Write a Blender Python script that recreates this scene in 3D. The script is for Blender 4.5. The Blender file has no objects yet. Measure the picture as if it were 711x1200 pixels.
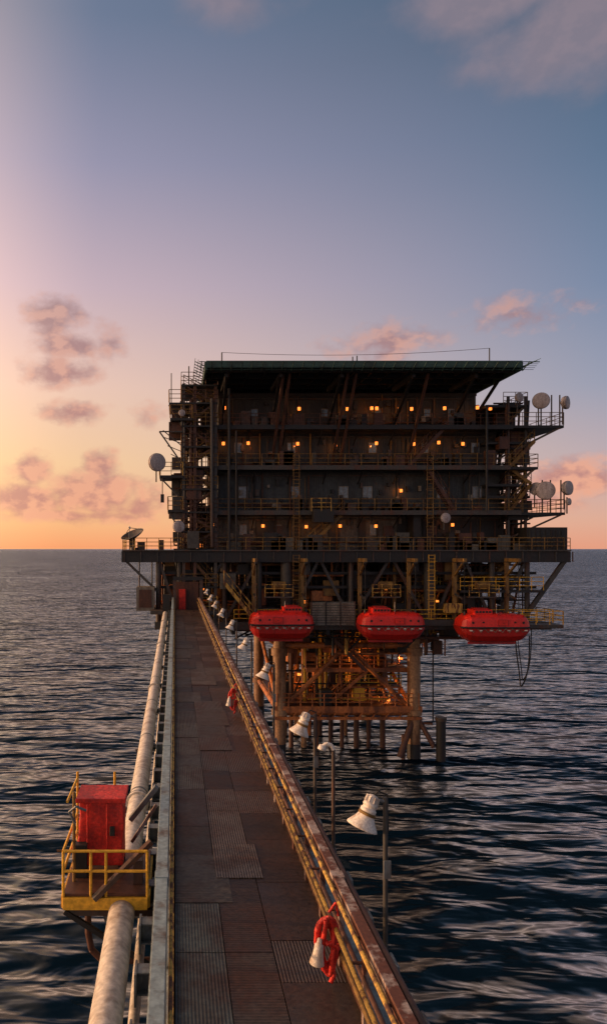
import bpy, math, random, bmesh
from mathutils import Vector, Matrix, noise
random.seed(7)
R=random.uniform
sc=bpy.context.scene
CAMZ=19.0; F=850.0
# survey drawing helpers: read positions off the elevation drawing at a given distance
def EX(u,Y): return (u-205.0)*Y/F
def EZ(v,Y): return CAMZ+(643.0-v)*Y/F
def s2l(c):
    return tuple(((x/255.0)/12.92 if x/255.0<=0.04045 else ((x/255.0+0.055)/1.055)**2.4) for x in c)

# ------------------------------------------------------------------ materials
def mat(name,c1,c2=None,scale=1.5,lo=0.45,hi=0.65,rough=0.6,metal=0.0,bump=0.15,streak=True,ribs=None,fine=0.65):
    m=bpy.data.materials.new(name); m.use_nodes=True
    nt=m.node_tree; N=nt.nodes; L=nt.links
    b=N['Principled BSDF']
    b.inputs['Roughness'].default_value=rough; b.inputs['Metallic'].default_value=metal
    g=N.new('ShaderNodeNewGeometry')
    mp=N.new('ShaderNodeMapping'); mp.inputs['Scale'].default_value=(1,1,0.25 if streak else 1)
    L.new(g.outputs['Position'],mp.inputs['Vector'])
    n=N.new('ShaderNodeTexNoise'); n.inputs['Scale'].default_value=scale; n.inputs['Detail'].default_value=5; n.inputs['Roughness'].default_value=0.68
    L.new(mp.outputs[0],n.inputs['Vector'])
    mr=N.new('ShaderNodeMapRange'); mr.inputs['From Min'].default_value=lo; mr.inputs['From Max'].default_value=hi
    L.new(n.outputs['Fac'],mr.inputs['Value'])
    mx=N.new('ShaderNodeMix'); mx.data_type='RGBA'
    mx.inputs['A'].default_value=(*c1,1); mx.inputs['B'].default_value=(*(c2 or tuple(x*0.55 for x in c1)),1)
    L.new(mr.outputs[0],mx.inputs['Factor'])
    n2=N.new('ShaderNodeTexNoise'); n2.inputs['Scale'].default_value=scale*6; n2.inputs['Detail'].default_value=3
    L.new(g.outputs['Position'],n2.inputs['Vector'])
    mr2=N.new('ShaderNodeMapRange'); mr2.inputs['From Min'].default_value=0.3; mr2.inputs['From Max'].default_value=0.7; mr2.inputs['To Min'].default_value=fine; mr2.inputs['To Max'].default_value=1.2
    L.new(n2.outputs['Fac'],mr2.inputs['Value'])
    mm=N.new('ShaderNodeVectorMath'); mm.operation='SCALE'
    L.new(mx.outputs['Result'],mm.inputs[0]); L.new(mr2.outputs[0],mm.inputs['Scale'])
    L.new(mm.outputs[0],b.inputs['Base Color'])
    if bump>0:
        bp=N.new('ShaderNodeBump'); bp.inputs['Strength'].default_value=bump; bp.inputs['Distance'].default_value=0.02
        h=n2.outputs['Fac']
        if ribs:
            w=N.new('ShaderNodeTexWave'); w.bands_direction='X'; w.inputs['Scale'].default_value=ribs; w.inputs['Distortion'].default_value=0
            L.new(g.outputs['Position'],w.inputs['Vector'])
            ad=N.new('ShaderNodeMath'); ad.operation='MULTIPLY_ADD'; ad.inputs[1].default_value=4; L.new(w.outputs['Fac'],ad.inputs[0]); L.new(n2.outputs['Fac'],ad.inputs[2]); h=ad.outputs[0]
        L.new(h,bp.inputs['Height']); L.new(bp.outputs[0],b.inputs['Normal'])
    return m
M={}
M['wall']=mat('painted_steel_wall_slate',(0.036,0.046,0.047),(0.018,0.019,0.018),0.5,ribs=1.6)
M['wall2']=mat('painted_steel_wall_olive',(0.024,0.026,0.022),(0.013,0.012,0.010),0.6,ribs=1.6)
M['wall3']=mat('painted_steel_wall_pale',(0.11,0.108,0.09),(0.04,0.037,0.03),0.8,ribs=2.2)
M['dark']=mat('dark_structural_steel',(0.013,0.014,0.014),(0.026,0.014,0.010),1.2,lo=.5,hi=.7)
M['steel']=mat('weathered_grey_steel',(0.050,0.048,0.043),(0.09,0.033,0.015),1.0,lo=.48,hi=.66)
M['brown']=mat('rusted_brown_steel',(0.095,0.036,0.018),(0.035,0.015,0.01),1.4)
M['orange']=mat('warm_lit_rusty_steel',(0.46,0.15,0.035),(0.14,0.045,0.015),0.9,lo=.42,hi=.6)  # rusty steel, with the orange light on the jacket mixed into its colour
M['leg']=mat('jacket_leg_steel',(0.34,0.20,0.10),(0.14,0.06,0.022),0.8,lo=.40,hi=.58)
M['yellow']=mat('safety_yellow_paint',(0.50,0.31,0.06),(0.11,0.045,0.02),4.5,lo=.46,hi=.56,rough=.8)
M['hyellow']=mat('lit_safety_yellow_paint',(0.72,0.40,0.03),(0.25,0.09,0.025),2.5,lo=.55,hi=.7,rough=.6)  # safety yellow made brighter, orange-yellow light painted into the base colour
M['dyellow']=mat('dirty_yellow_rail_paint',(0.22,0.125,0.028),(0.08,0.035,0.015),2.0,rough=.7)
M['white']=mat('cream_white_paint',(0.70,0.65,0.57),(0.32,0.21,0.13),7.0,lo=.50,hi=.72,rough=.5,fine=.75)
M['railw']=mat('chalky_rusting_rail_paint',(0.38,0.31,0.27),(0.12,0.042,0.024),3.4,lo=.40,hi=.52,rough=.7)
M['railb']=mat('pale_blue_grey_beam_paint',(0.25,0.33,0.34),(0.11,0.08,0.055),2.2,lo=.5,hi=.68,rough=.55)
M['pipe']=mat('pale_pipe_coating',(0.58,0.53,0.45),(0.22,0.14,0.085),1.8,lo=.51,hi=.72,rough=.42)
M['grey']=mat('galvanised_grey_bracket',(0.13,0.155,0.165),(0.08,0.055,0.045),2.0,rough=.5)
M['teal']=mat('green_helideck_edge_paint',(0.03,0.08,0.068),(0.02,0.035,0.03),1.0)
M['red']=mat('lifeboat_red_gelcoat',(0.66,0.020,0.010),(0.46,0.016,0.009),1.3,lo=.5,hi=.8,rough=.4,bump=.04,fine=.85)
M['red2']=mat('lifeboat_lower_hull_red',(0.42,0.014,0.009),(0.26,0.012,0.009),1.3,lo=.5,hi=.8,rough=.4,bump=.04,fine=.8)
M['redfab']=mat('red_tarpaulin',(0.68,0.03,0.015),(0.38,0.014,0.01),3.0,rough=.6,bump=.5,streak=False)
M['black']=mat('black_rubber',(0.015,0.015,0.015),rough=.7)
M['glass']=mat('window_glass',(0.13,0.20,0.25),(0.06,0.10,0.13),1.0,rough=.08,bump=0)
M['beige']=mat('beige_louvre_paint',(0.20,0.18,0.14),(0.10,0.07,0.045),1.5)
M['drum']=mat('antenna_radome_white',(0.46,0.40,0.37),(0.28,0.22,0.20),2.0,rough=.5)
def emis(name,c,s):
    m=bpy.data.materials.new(name); m.use_nodes=True
    b=m.node_tree.nodes['Principled BSDF']; b.inputs['Base Color'].default_value=(*c,1)
    b.inputs['Emission Color'].default_value=(*c,1); b.inputs['Emission Strength'].default_value=s
    return m
M['lamp']=emis('sodium_lamp_glow',(1.0,0.24,0.035),2.1)
m=bpy.data.materials.new('walkway_plate_steel'); m.use_nodes=True; nt=m.node_tree; N=nt.nodes; L=nt.links; b=N['Principled BSDF']
b.inputs['Metallic'].default_value=.1
at=N.new('ShaderNodeAttribute'); at.attribute_name='plate'
g=N.new('ShaderNodeNewGeometry')
n=N.new('ShaderNodeTexNoise'); n.inputs['Scale'].default_value=1.1; n.inputs['Detail'].default_value=8; n.inputs['Roughness'].default_value=.72
L.new(g.outputs['Position'],n.inputs['Vector'])
mr=N.new('ShaderNodeMapRange'); mr.inputs['From Min'].default_value=.44; mr.inputs['From Max'].default_value=.62; L.new(n.outputs['Fac'],mr.inputs['Value'])
mx=N.new('ShaderNodeMix'); mx.data_type='RGBA'; L.new(at.outputs['Color'],mx.inputs['A']); mx.inputs['B'].default_value=(.050,.016,.008,1)
def mth(op,a,b_=None,c=None):
    k=N.new('ShaderNodeMath'); k.operation=op
    for i,v in enumerate((a,b_,c)):
        if v is None: continue
        if isinstance(v,(int,float)): k.inputs[i].default_value=v
        else: L.new(v,k.inputs[i])
    return k.outputs[0]
L.new(mth('MULTIPLY',mr.outputs[0],.8),mx.inputs['Factor'])
sx=N.new('ShaderNodeSeparateXYZ'); L.new(g.outputs['Position'],sx.inputs[0])
fy=mth('SINE',mth('MULTIPLY',sx.outputs['Y'],2*math.pi/0.05))
fx=mth('SINE',mth('MULTIPLY',sx.outputs['X'],2*math.pi/0.04))
ty=mth('GREATER_THAN',at.outputs['Alpha'],.6); tx=mth('LESS_THAN',at.outputs['Alpha'],.3)
rb=mth('ADD',mth('MULTIPLY',fy,ty),mth('MULTIPLY',fx,tx))
n3=N.new('ShaderNodeTexNoise'); n3.inputs['Scale'].default_value=12; n3.inputs['Detail'].default_value=6; n3.inputs['Roughness'].default_value=.7; L.new(g.outputs['Position'],n3.inputs['Vector'])
k=mth('MULTIPLY_ADD',rb,.25,mth('MULTIPLY_ADD',n3.outputs['Fac'],3.0,-.5))
vm=N.new('ShaderNodeVectorMath'); vm.operation='SCALE'; L.new(mx.outputs['Result'],vm.inputs[0]); L.new(mth('MAXIMUM',k,.1),vm.inputs['Scale']); L.new(vm.outputs[0],b.inputs['Base Color'])
bp=N.new('ShaderNodeBump'); bp.inputs['Strength'].default_value=.4; bp.inputs['Distance'].default_value=.008
L.new(mth('ADD',rb,mth('MULTIPLY',n3.outputs['Fac'],2)),bp.inputs['Height']); L.new(bp.outputs[0],b.inputs['Normal'])
L.new(mth('MULTIPLY_ADD',n.outputs['Fac'],.9,.05),b.inputs['Roughness'])
M['plate']=m

# ------------------------------------------------------------------ mesh builder
def empty(name,loc=(0,0,0)):
    o=bpy.data.objects.new(name,None); o.location=loc; o.empty_display_size=.3; sc.collection.objects.link(o); return o
class MB:
    def __init__(s): s.v=[];s.f=[];s.m=[];s.s=[];s.mats=[]
    def mi(s,k):
        if k not in s.mats: s.mats.append(k)
        return s.mats.index(k)
    def add(s,vs,fs,k,smooth=False):
        o=len(s.v); s.v+=[tuple(x) for x in vs]; i=s.mi(k)
        for f in fs: s.f.append(tuple(o+a for a in f)); s.m.append(i); s.s.append(smooth)
    def box(s,x0,x1,y0,y1,z0,z1,k):
        vs=[(x,y,z) for z in (z0,z1) for y in (y0,y1) for x in (x0,x1)]
        s.add(vs,[(0,2,3,1),(4,5,7,6),(0,1,5,4),(2,6,7,3),(0,4,6,2),(1,3,7,5)],k)
    def frame(s,p,q):
        p=Vector(p);q=Vector(q);d=(q-p).normalized()
        up=Vector((0,0,1)) if abs(d.z)<.95 else Vector((0,1,0))
        a=d.cross(up).normalized(); return p,q,a,a.cross(d).normalized()
    def beam(s,p,q,w,h,k):
        p,q,a,b=s.frame(p,q)
        vs=[]
        for c in (p,q):
            for i,j in ((-1,-1),(1,-1),(1,1),(-1,1)): vs.append(c+a*(i*w/2)+b*(j*h/2))
        s.add(vs,[(0,1,2,3),(7,6,5,4),(0,4,5,1),(1,5,6,2),(2,6,7,3),(3,7,4,0)],k)
    def cyl(s,p,q,r,k,n=8,r2=None,cap=True):
        p,q,a,b=s.frame(p,q); r2=r if r2 is None else r2; vs=[]
        for c,rr in ((p,r),(q,r2)):
            for i in range(n):
                t=2*math.pi*i/n; vs.append(c+a*(math.cos(t)*rr)+b*(math.sin(t)*rr))
        s.add(vs,[(i,(i+1)%n,n+(i+1)%n,n+i) for i in range(n)],k,True)
        if cap: s.add(vs,[tuple(range(n))[::-1],tuple(range(n,2*n))],k)
    def tube(s,pts,r,k,n=8):
        for a,b in zip(pts[:-1],pts[1:]): s.cyl(a,b,r,k,n)
    def lathe(s,p,d,prof,k,n=20):
        p=Vector(p);d=Vector(d).normalized(); _,_,a,b=s.frame(p,p+d); vs=[]
        for t,r in prof:
            for i in range(n):
                th=2*math.pi*i/n; vs.append(p+d*t+a*(math.cos(th)*r)+b*(math.sin(th)*r))
        fs=[(j*n+i,j*n+(i+1)%n,(j+1)*n+(i+1)%n,(j+1)*n+i) for j in range(len(prof)-1) for i in range(n)]
        s.add(vs,fs,k,True)
    def rail(s,p,q,k,h=1.1,r=.03,step=1.5,bars=3):
        p=Vector(p);q=Vector(q);n=max(1,round((q-p).length/step)); up=Vector((0,0,1))
        for i in range(n+1):
            c=p.lerp(q,i/n); s.cyl(c,c+up*h,r,k,5)
        for j in range(bars):
            z=up*(h*(j+1)/bars); s.cyl(p+z,q+z,r,k,5)
    def stair(s,p,q,w,k,k2):
        p=Vector(p);q=Vector(q);
        for o in (0,w):
            ov=Vector((0,o,0)); s.beam(p+ov,q+ov,.08,.28,k)
            s.cyl(p+ov+Vector((0,0,1)),q+ov+Vector((0,0,1)),.03,k,5); s.cyl(p+ov+Vector((0,0,.5)),q+ov+Vector((0,0,.5)),.025,k,5)
            for i in range(5):
                c=p.lerp(q,i/4)+ov; s.cyl(c,c+Vector((0,0,1)),.03,k,5)
        n=int(abs(q.z-p.z)/.22)
        for i in range(1,n):
            c=p.lerp(q,i/n); s.box(c.x-.13,c.x+.13,c.y+.05,c.y+w-.05,c.z,c.z+.03,k2)
    def ladder(s,x,y,z0,z1,k):
        for o in (-.25,.25): s.cyl((x+o,y,z0),(x+o,y,z1),.03,k,5)
        z=z0
        while z<z1: s.cyl((x-.25,y,z),(x+.25,y,z),.02,k,4); z+=.3
        z=z0+2
        while z<z1:
            pts=[(x+.38*math.cos(t),y-.05-.6*math.sin(t),z) for t in [math.pi*i/6 for i in range(7)]]
            s.tube(pts,.02,k,4); z+=.8
    def build(s,name,parent=None,bevel=0):
        me=bpy.data.meshes.new(name); me.from_pydata(s.v,[],s.f)
        for k in s.mats: me.materials.append(M[k])
        me.polygons.foreach_set('material_index',s.m); me.polygons.foreach_set('use_smooth',s.s); me.update()
        o=bpy.data.objects.new(name,me); sc.collection.objects.link(o)
        if parent: o.parent=parent; o.matrix_parent_inverse=Matrix.Translation(-parent.location)
        if bevel:
            b=o.modifiers.new('b','BEVEL'); b.width=bevel; b.segments=2; b.limit_method='ANGLE'
        return o
def clutter(mb,x0,x1,y0,y1,z0,z1,n,ks):
    for i in range(n):
        k=random.choice(ks); x=R(x0,x1);y=R(y0,y1);z=R(z0,z1); t=random.random()
        if t<.3:
            a,b,c=R(.2,.9),R(.2,.8),R(.2,1.0); mb.box(x-a,x+a,y-b,y+b,max(z0,z-c),min(z1,z+c),k)
        elif t<.55: mb.cyl((x,y,z0+R(0,.3)),(x,y,z1-R(0,.8)),R(.04,.16),k,7)
        elif t<.8:
            l=R(1,5); mb.cyl((max(x0,x-l),y,z),(min(x1,x+l),y,z),R(.04,.14),k,7)
        elif t<.9: mb.cyl((x,y,z),(x,min(y1,y+R(1,4)),z),R(.05,.3),k,10)
        else: mb.beam((x,y,z0),(min(x1,x+R(.5,3)),y,z1),.14,.14,k)

# ------------------------------------------------------------------ sea
me=bpy.data.meshes.new('sea'); S=30000
me.from_pydata([(-S,-2000,0),(S,-2000,0),(S,S*1.5,0),(-S,S*1.5,0)],[],[(0,1,2,3)])
sea=bpy.data.objects.new('sea',me); sc.collection.objects.link(sea)
m=bpy.data.materials.new('sea_water'); m.use_nodes=True; nt=m.node_tree; N=nt.nodes; L=nt.links; N.clear()
g=N.new('ShaderNodeNewGeometry')
def wn(sx_,sy_,rot,sc_,det,rough=.55,dist=.3):
    mp=N.new('ShaderNodeMapping'); mp.inputs['Scale'].default_value=(sx_,sy_,1); mp.inputs['Rotation'].default_value=(0,0,rot)
    L.new(g.outputs['Position'],mp.inputs['Vector'])
    n=N.new('ShaderNodeTexNoise'); n.inputs['Scale'].default_value=sc_; n.inputs['Detail'].default_value=det; n.inputs['Roughness'].default_value=rough; n.inputs['Distortion'].default_value=dist
    L.new(mp.outputs[0],n.inputs['Vector']); return n.outputs['Fac']
a1=wn(.45,1,.3,.55,2.5,.45); a2=wn(.40,1,-.25,.12,2.5); a3=wn(1,1,0,.015,2,dist=0)
h=mth('ADD',mth('MULTIPLY',a1,1.25),mth('MULTIPLY',a2,4.4))
h=mth('MULTIPLY',h,mth('MULTIPLY_ADD',a3,1.4,.3))
bp=N.new('ShaderNodeBump'); bp.inputs['Strength'].default_value=1.0; bp.inputs['Distance'].default_value=1.25
L.new(h,bp.inputs['Height'])
df=N.new('ShaderNodeBsdfDiffuse'); df.inputs['Color'].default_value=(.002,.009,.017,1)
gs=N.new('ShaderNodeBsdfGlossy'); gs.inputs['Color'].default_value=(.76,.87,.95,1); gs.inputs['Roughness'].default_value=.27; L.new(bp.outputs[0],gs.inputs['Normal'])
fr=N.new('ShaderNodeFresnel'); fr.inputs['IOR'].default_value=1.30; L.new(bp.outputs[0],fr.inputs['Normal'])
ms=N.new('ShaderNodeMixShader'); L.new(fr.outputs[0],ms.inputs[0]); L.new(df.outputs[0],ms.inputs[1]); L.new(gs.outputs[0],ms.inputs[2])
mo_=N.new('ShaderNodeOutputMaterial'); L.new(ms.outputs[0],mo_.inputs[0])
me.materials.append(m)

# ------------------------------------------------------------------ footbridge
br=empty('footbridge',(1,0,14)); DZ=14.0; YE=59.5
vs=[];fs=[];cols=[]
pals=[[(.055,.050,.040),(.046,.038,.029),(.062,.053,.042),(.036,.030,.024),(.05,.034,.024)],
      [(.044,.030,.022),(.030,.020,.016),(.056,.040,.029),(.038,.024,.018),(.062,.047,.036)],
      [(.042,.025,.018),(.030,.019,.015),(.052,.031,.022),(.044,.022,.015),(.052,.038,.029)]]
def plate(x0,x1,y0,y1,c,z=DZ):
    o=len(vs); g_=.006
    x0+=g_;x1-=g_;y0+=g_;y1-=g_
    vs.extend([(x0,y0,z),(x1,y0,z),(x1,y1,z),(x0,y1,z),(x0,y0,z-.05),(x1,y0,z-.05),(x1,y1,z-.05),(x0,y1,z-.05)])
    for f in ((0,1,2,3),(4,5,1,0),(5,6,2,1),(6,7,3,2),(7,4,0,3)): fs.append(tuple(o+a for a in f)); cols.append(c)
for ci,(x0,x1) in enumerate(((0.0,.62),(.62,1.22),(1.22,2.0))):
    y=-4+R(0,1)
    while y<YE:
        l=random.choice([.9,1.25,1.25,1.6,2.0]); c=random.choice(pals[ci]); rt=random.choice([0,0,.5,1,1])
        if ci==0 and 7.2<y+l/2<9.8: c=(.068,.082,.070); rt=0
        j=R(.7,1.3); c=tuple(q*j for q in c)+(rt,)
        if ci<2 and random.random()<.2: plate(x0,x1+R(.1,.35),y,min(y+l,YE),c,DZ+.012+.008*ci)
        else: plate(x0,x1,y,min(y+l,YE),c,DZ+R(0,.004))
        y+=l
me=bpy.data.meshes.new('deck_plates'); me.from_pydata(vs,[],fs)
ca=me.color_attributes.new('plate','FLOAT_COLOR','CORNER')
for p in me.polygons:
    for li in p.loop_indices: ca.data[li].color=cols[p.index]
me.materials.append(M['plate'])
o=bpy.data.objects.new('deck_plates',me); sc.collection.objects.link(o); o.parent=br; o.matrix_parent_inverse=Matrix.Translation(-br.location)
b=MB()
b.box(-.04,2.05,-4,YE,DZ-.2,DZ-.06,'dark')
b.box(-.05,-.012,-4,YE,DZ-.05,DZ+.10,'yellow')
b.box(-.23,-.09,-4,YE,DZ+.92,DZ+1.0,'railb')
b.box(-.30,-.06,-4,YE,DZ-.45,DZ-.03,'railb')
b.cyl((-.045,-4,DZ+.62),(-.045,YE,DZ+.62),.022,'dyellow',6)
b.cyl((-.04,-4,DZ+.90),(-.04,YE,DZ+.90),.022,'yellow',6)
b.box(1.93,2.05,-4,YE,DZ+.90,DZ+1.0,'railw')
b.cyl((1.875,-4,DZ+.95),(1.875,YE,DZ+.95),.027,'yellow',8)
b.cyl((2.11,-4,DZ+.93),(2.11,YE,DZ+.93),.04,'brown',8)
b.cyl((1.83,-4,DZ+.66),(1.83,YE,DZ+.66),.027,'yellow',8)
b.cyl((1.90,-4,DZ+.36),(1.90,YE,DZ+.36),.028,'dyellow',8)
b.cyl((1.96,-4,DZ+.52),(1.96,YE,DZ+.52),.03,'brown',8)
b.cyl((1.975,-4,DZ+.76),(1.975,YE,DZ+.76),.03,'railw',8)
b.box(2.0,2.05,-4,YE,DZ-.05,DZ+.16,'brown')
b.box(2.08,2.32,-4,YE,DZ-.45,DZ-.03,'railb')
y=-3.6
while y<YE:
    b.box(-.16,-.09,y-.04,y+.04,DZ-.02,DZ+.915,'railb'); b.box(1.96,2.03,y-.04,y+.04,DZ-.02,DZ+.895,'railw')
    b.cyl((1.83,y,DZ+.66),(1.97,y,DZ+.66),.018,'brown',6); b.cyl((1.875,y,DZ+.92),(1.95,y,DZ+.92),.018,'brown',6); b.cyl((1.9,y,DZ+.36),(1.97,y,DZ+.36),.018,'brown',6)
    for sgn,x0 in ((-1,-.302),(1,2.322)):
        ln=.15 if sgn<0 else .30
        x1=x0+sgn*ln; xa,xb=min(x0,x1),max(x0,x1)
        b.box(xa,xb,y-.10,y+.10,DZ-.06,DZ-.04,'grey'); b.box(xa,xb,y-.10,y+.10,DZ-.32,DZ-.30,'grey'); b.box(xa,xb,y-.012,y+.012,DZ-.30,DZ-.06,'grey')
        b.box(min(x1,x1+sgn*.03),max(x1,x1+sgn*.03),y-.16,y+.16,DZ-.42,DZ-.03 if sgn<0 else DZ+.06,'grey')
        if sgn>0: b.cyl((x1-sgn*.06,y-.2,DZ+.02),(x1-sgn*.06,y+.2,DZ+.02),.05,'grey',8)
    y+=1.12
y=-2.9
while y<YE:
    b.box(1.915,2.065,y-.09,y+.09,DZ+.885,DZ+1.012,'railw'); b.box(-.242,-.078,y-.09,y+.09,DZ+.905,DZ+1.012,'railb'); y+=5.9
for x in (.25,1.8): b.cyl((x,-4,11.4),(x,YE,11.4),.16,'steel',10)
y=-4; t=0
while y<YE-2.5:
    for x,xt in ((.25,-.18),(1.8,2.2)):
        za,zb=(11.4,DZ-.45) if t%2==0 else (DZ-.45,11.4)
        xa,xb=(x,xt) if t%2==0 else (xt,x)
        b.cyl((xa,y,za),(xb,y+2.5,zb),.09,'steel',8)
    b.cyl((.25,y,11.4),(1.8,y,11.4),.08,'steel',8); b.box(-.06,2.08,y-.1,y+.1,DZ-.44,DZ-.205,'steel')
    y+=2.5;t+=1
b.build('bridge_structure',br,.004)

# main pipeline beside the bridge
pl=empty('pipeline',(-.78,0,13.7)); b=MB(); PX=-.77
b.cyl((PX,-4,13.72),(PX,59,13.72),.19,'pipe',28)
y=3.0
while y<58:
    b.cyl((PX,y-.04,13.72),(PX,y+.04,13.72),.235,'pipe',28); b.cyl((PX,y+.05,13.72),(PX,y+.09,13.72),.235,'grey',28)
    y+=12.1
y=2.0
while y<58:
    b.beam((-.30,y,13.60),(PX-.3,y,13.42),.1,.12,'grey'); b.box(PX-.24,PX+.24,y-.05,y+.05,13.42,13.53,'grey')
    b.lathe((PX,y-.03,13.72),(0,1,0),[(0,.19),(0,.197),(.06,.197),(.06,.19)],'grey',28)
    y+=4.5
b.cyl((-.50,-4,13.25),(-.50,59,13.25),.07,'pipe',12)
b.build('pipe_run',pl)

# side platform
sp=empty('side_access_platform',(-1.1,11.2,13.9)); b=MB()
X0,X1,Y0,Y1=-1.62,-.40,10.55,12.1; Zf=13.98
b.box(X0,X1,Y0,Y1,Zf-.04,Zf,'brown')
for y in (Y0,Y1): b.box(X0,X1,y-.04,y+.04,Zf-.22,Zf-.045,'hyellow')
for x in (X0,X1): b.box(x-.04,x+.04,Y0+.045,Y1-.045,Zf-.22,Zf-.045,'hyellow')
for x in (X0,X0+.4,-1.0,X1): b.cyl((x,Y0,Zf-.2),(x,Y0,Zf+.62),.022,'hyellow',8)
for x in (X0,-1.0): b.cyl((x,Y1,Zf-.2),(x,Y1,Zf+1.3),.022,'hyellow',8)
for z in (.33,.62): b.cyl((X0,Y0,Zf+z),(X1,Y0,Zf+z),.022,'hyellow',8); b.cyl((X0,Y0,Zf+z),(X0,Y1,Zf+z),.022,'hyellow',8)
b.cyl((X0,Y1,Zf+1.2),(X0,Y0+.4,Zf+1.2),.022,'hyellow',8); b.cyl((X0-.14,Y0+.3,Zf+.5),(X0+.1,Y0+.3,Zf+.5),.02,'dyellow',6)
b.beam((X0+.45,Y0-.06,Zf-.05),(X1+.05,Y0+.2,Zf+.68),.1,.07,'steel'); b.beam((-.74,Y1,Zf+.5),(X1+.1,Y1,Zf+1.05),.12,.08,'grey'); b.beam((-.70,Y1-.3,Zf+.25),(X1+.1,Y1-.3,Zf+.85),.05,.05,'railw')
b.cyl((X0+.1,Y0+.4,Zf),(X0+.1,Y0+.4,Zf+1.35),.025,'dyellow',8)
b.tube([(X0+.12,Y0+.35,Zf+.9),(X0+.05,Y0+.25,Zf+1.1),(X0+.16,Y0+.2,Zf+1.2),(X0+.3,Y0+.25,Zf+1.12)],.02,'grey',6)
b.tube([(-1.3,10.9,Zf-.2),(-1.3,10.9,Zf-.75),(-1.25,10.9,Zf-1.0),(-1.1,10.9,Zf-1.15),(-.6,10.95,Zf-1.2),(.2,11,Zf-1.2)],.05,'brown',10)
b.beam((X0,Y0+.1,Zf-.3),(.25,Y0+.1,Zf-1.5),.07,.07,'dark'); b.beam((X0,Y1-.1,Zf-.3),(.25,Y1-.1,Zf-1.5),.07,.07,'dark')
for y in (Y0+.15,Y1-.15): b.beam((X0+.05,y,Zf-.33),(-.05,y,Zf-.33),.1,.09,'steel')
b.box(X0+.1,X0+.28,Y0+.5,Y0+.7,Zf,Zf+.5,'dark'); b.box(-.62,-.48,Y0+.3,Y0+.5,Zf,Zf+.35,'steel')
b.build('platform_frame',sp,.003)
bm=bmesh.new(); bmesh.ops.create_cube(bm,size=1)
bmesh.ops.subdivide_edges(bm,edges=bm.edges[:],cuts=15,use_grid_fill=True)
CH=1.0
for v in bm.verts:
    c=v.co.copy(); x,y,z=c.x*.68,c.y*.58,(c.z+.5)*CH
    tp=1-.04*(z/1.2)**2; x*=tp;y*=tp
    nn=noise.noise(Vector((x*3,y*3,z*2)))*.02+noise.noise(Vector((x*9+3,y*9,z*2)))*.016+abs(noise.noise(Vector((x*6,y*6,z*5+9))))*.02
    d=Vector((c.x,c.y,0))
    v.co=Vector((x,y,z))+d*2*nn
me=bpy.data.meshes.new('tarpaulin_cover'); bm.to_mesh(me); bm.free(); me.materials.append(M['redfab'])
cu=empty('covered_equipment_cabinet',(-1.14,11.5,Zf))
o=bpy.data.objects.new('tarpaulin_cover',me); o.parent=cu; o.location=(0,0,.12); sc.collection.objects.link(o)
for p in me.polygons: p.use_smooth=True
mo=o.modifiers.new('b','BEVEL'); mo.width=.02; mo.segments=3; mo.limit_method='ANGLE'; mo.angle_limit=math.radians(60)
b=MB()
for x in (-.3,.3):
    for y in (-.22,.22): b.box(-1.14+x-.04,-1.14+x+.04,11.5+y-.04,11.5+y+.04,Zf,Zf+.14,'dark')
b.box(-1.14-.385,-1.14+.385,11.5-.335,11.5+.335,Zf+CH+.10,Zf+CH+.17,'redfab')
for x in (-.2,.1): b.box(-1.14+x-.015,-1.14+x+.015,11.5-.345,11.5-.325,Zf+.14,Zf+1.09,'redfab')
b.box(-1.14+.14,-1.14+.22,11.5-.36,11.5-.33,Zf+.6,Zf+.75,'black')
b.build('lid_and_feet',cu,.01)

# walkway floodlights
def lamp(Y,bell=True,top=16.25,x=2.40,rot=0):
    e=empty('walkway_floodlight' if bell else 'lamp_post',(x,Y,13.8)); b=MB()
    b.cyl((x,Y,13.6),(x,Y,top),.028,'steel',10); b.cyl((x,Y,13.6),(x,Y,14.2),.045,'grey',10)
    b.box(2.33,x+.08,Y-.07,Y+.07,13.83,13.87,'grey')
    if bell:
        b.build('post',e); b=MB()
        d=Vector((-.42,-.18+rot,-1)).normalized(); p=Vector((x-.13,Y,top+.02))
        b.lathe(p,d,[(-.01,.0),(0,.045),(.02,.06),(.08,.06),(.085,.08),(.12,.084),(.125,.074),(.15,.074),(.155,.088),(.19,.09),(.195,.08),(.23,.09),(.28,.115),(.335,.155),(.36,.172),(.375,.176),(.375,.165),(.30,.11),(.29,.0)],'white',28)
        b.lathe(p,d,[(.192,.091),(.192,.096),(.225,.099),(.225,.091)],'dyellow',28)
        for k in range(8):
            th=k*math.pi/4; _,_,aa,bb=b.frame(p,p+d); rr=aa*math.cos(th)+bb*math.sin(th)
            b.beam(tuple(p+d*.01+rr*.062),tuple(p+d*.08+rr*.07),.008,.03,'white')
        b.cyl((x,Y,top-.04),tuple(p+d*.05),.022,'grey',8)
        b.tube([tuple(p),tuple(p+Vector((.05,0,.05))),(x+.02,Y,top+.03),(x+.03,Y,top-.4)],.01,'black',5)
        b.box(x-.03,x+.05,Y-.05,Y-.03,top-.9,top-.7,'grey')
        b.build('bell_reflector',e)
    else:
        b.tube([(x,Y,top),(x-.03,Y,top+.07),(x-.10,Y,top+.09),(x-.17,Y,top+.05)],.03,'white',10)
        b.lathe((x-.16,Y,top+.07),(-.3,0,-1),[(0,0),(0,.05),(.04,.06),(.07,.065),(.07,0)],'white',14)
        b.build('post',e)
for Y in (8.2,12.35,17.4,22.6,28.0,33.5,39,44.5,50): lamp(Y,rot=R(-.25,.2),x=2.40+R(-.03,.03),top=16.22+R(-.08,.08))
lamp(11.0,False,top=15.95)

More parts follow.
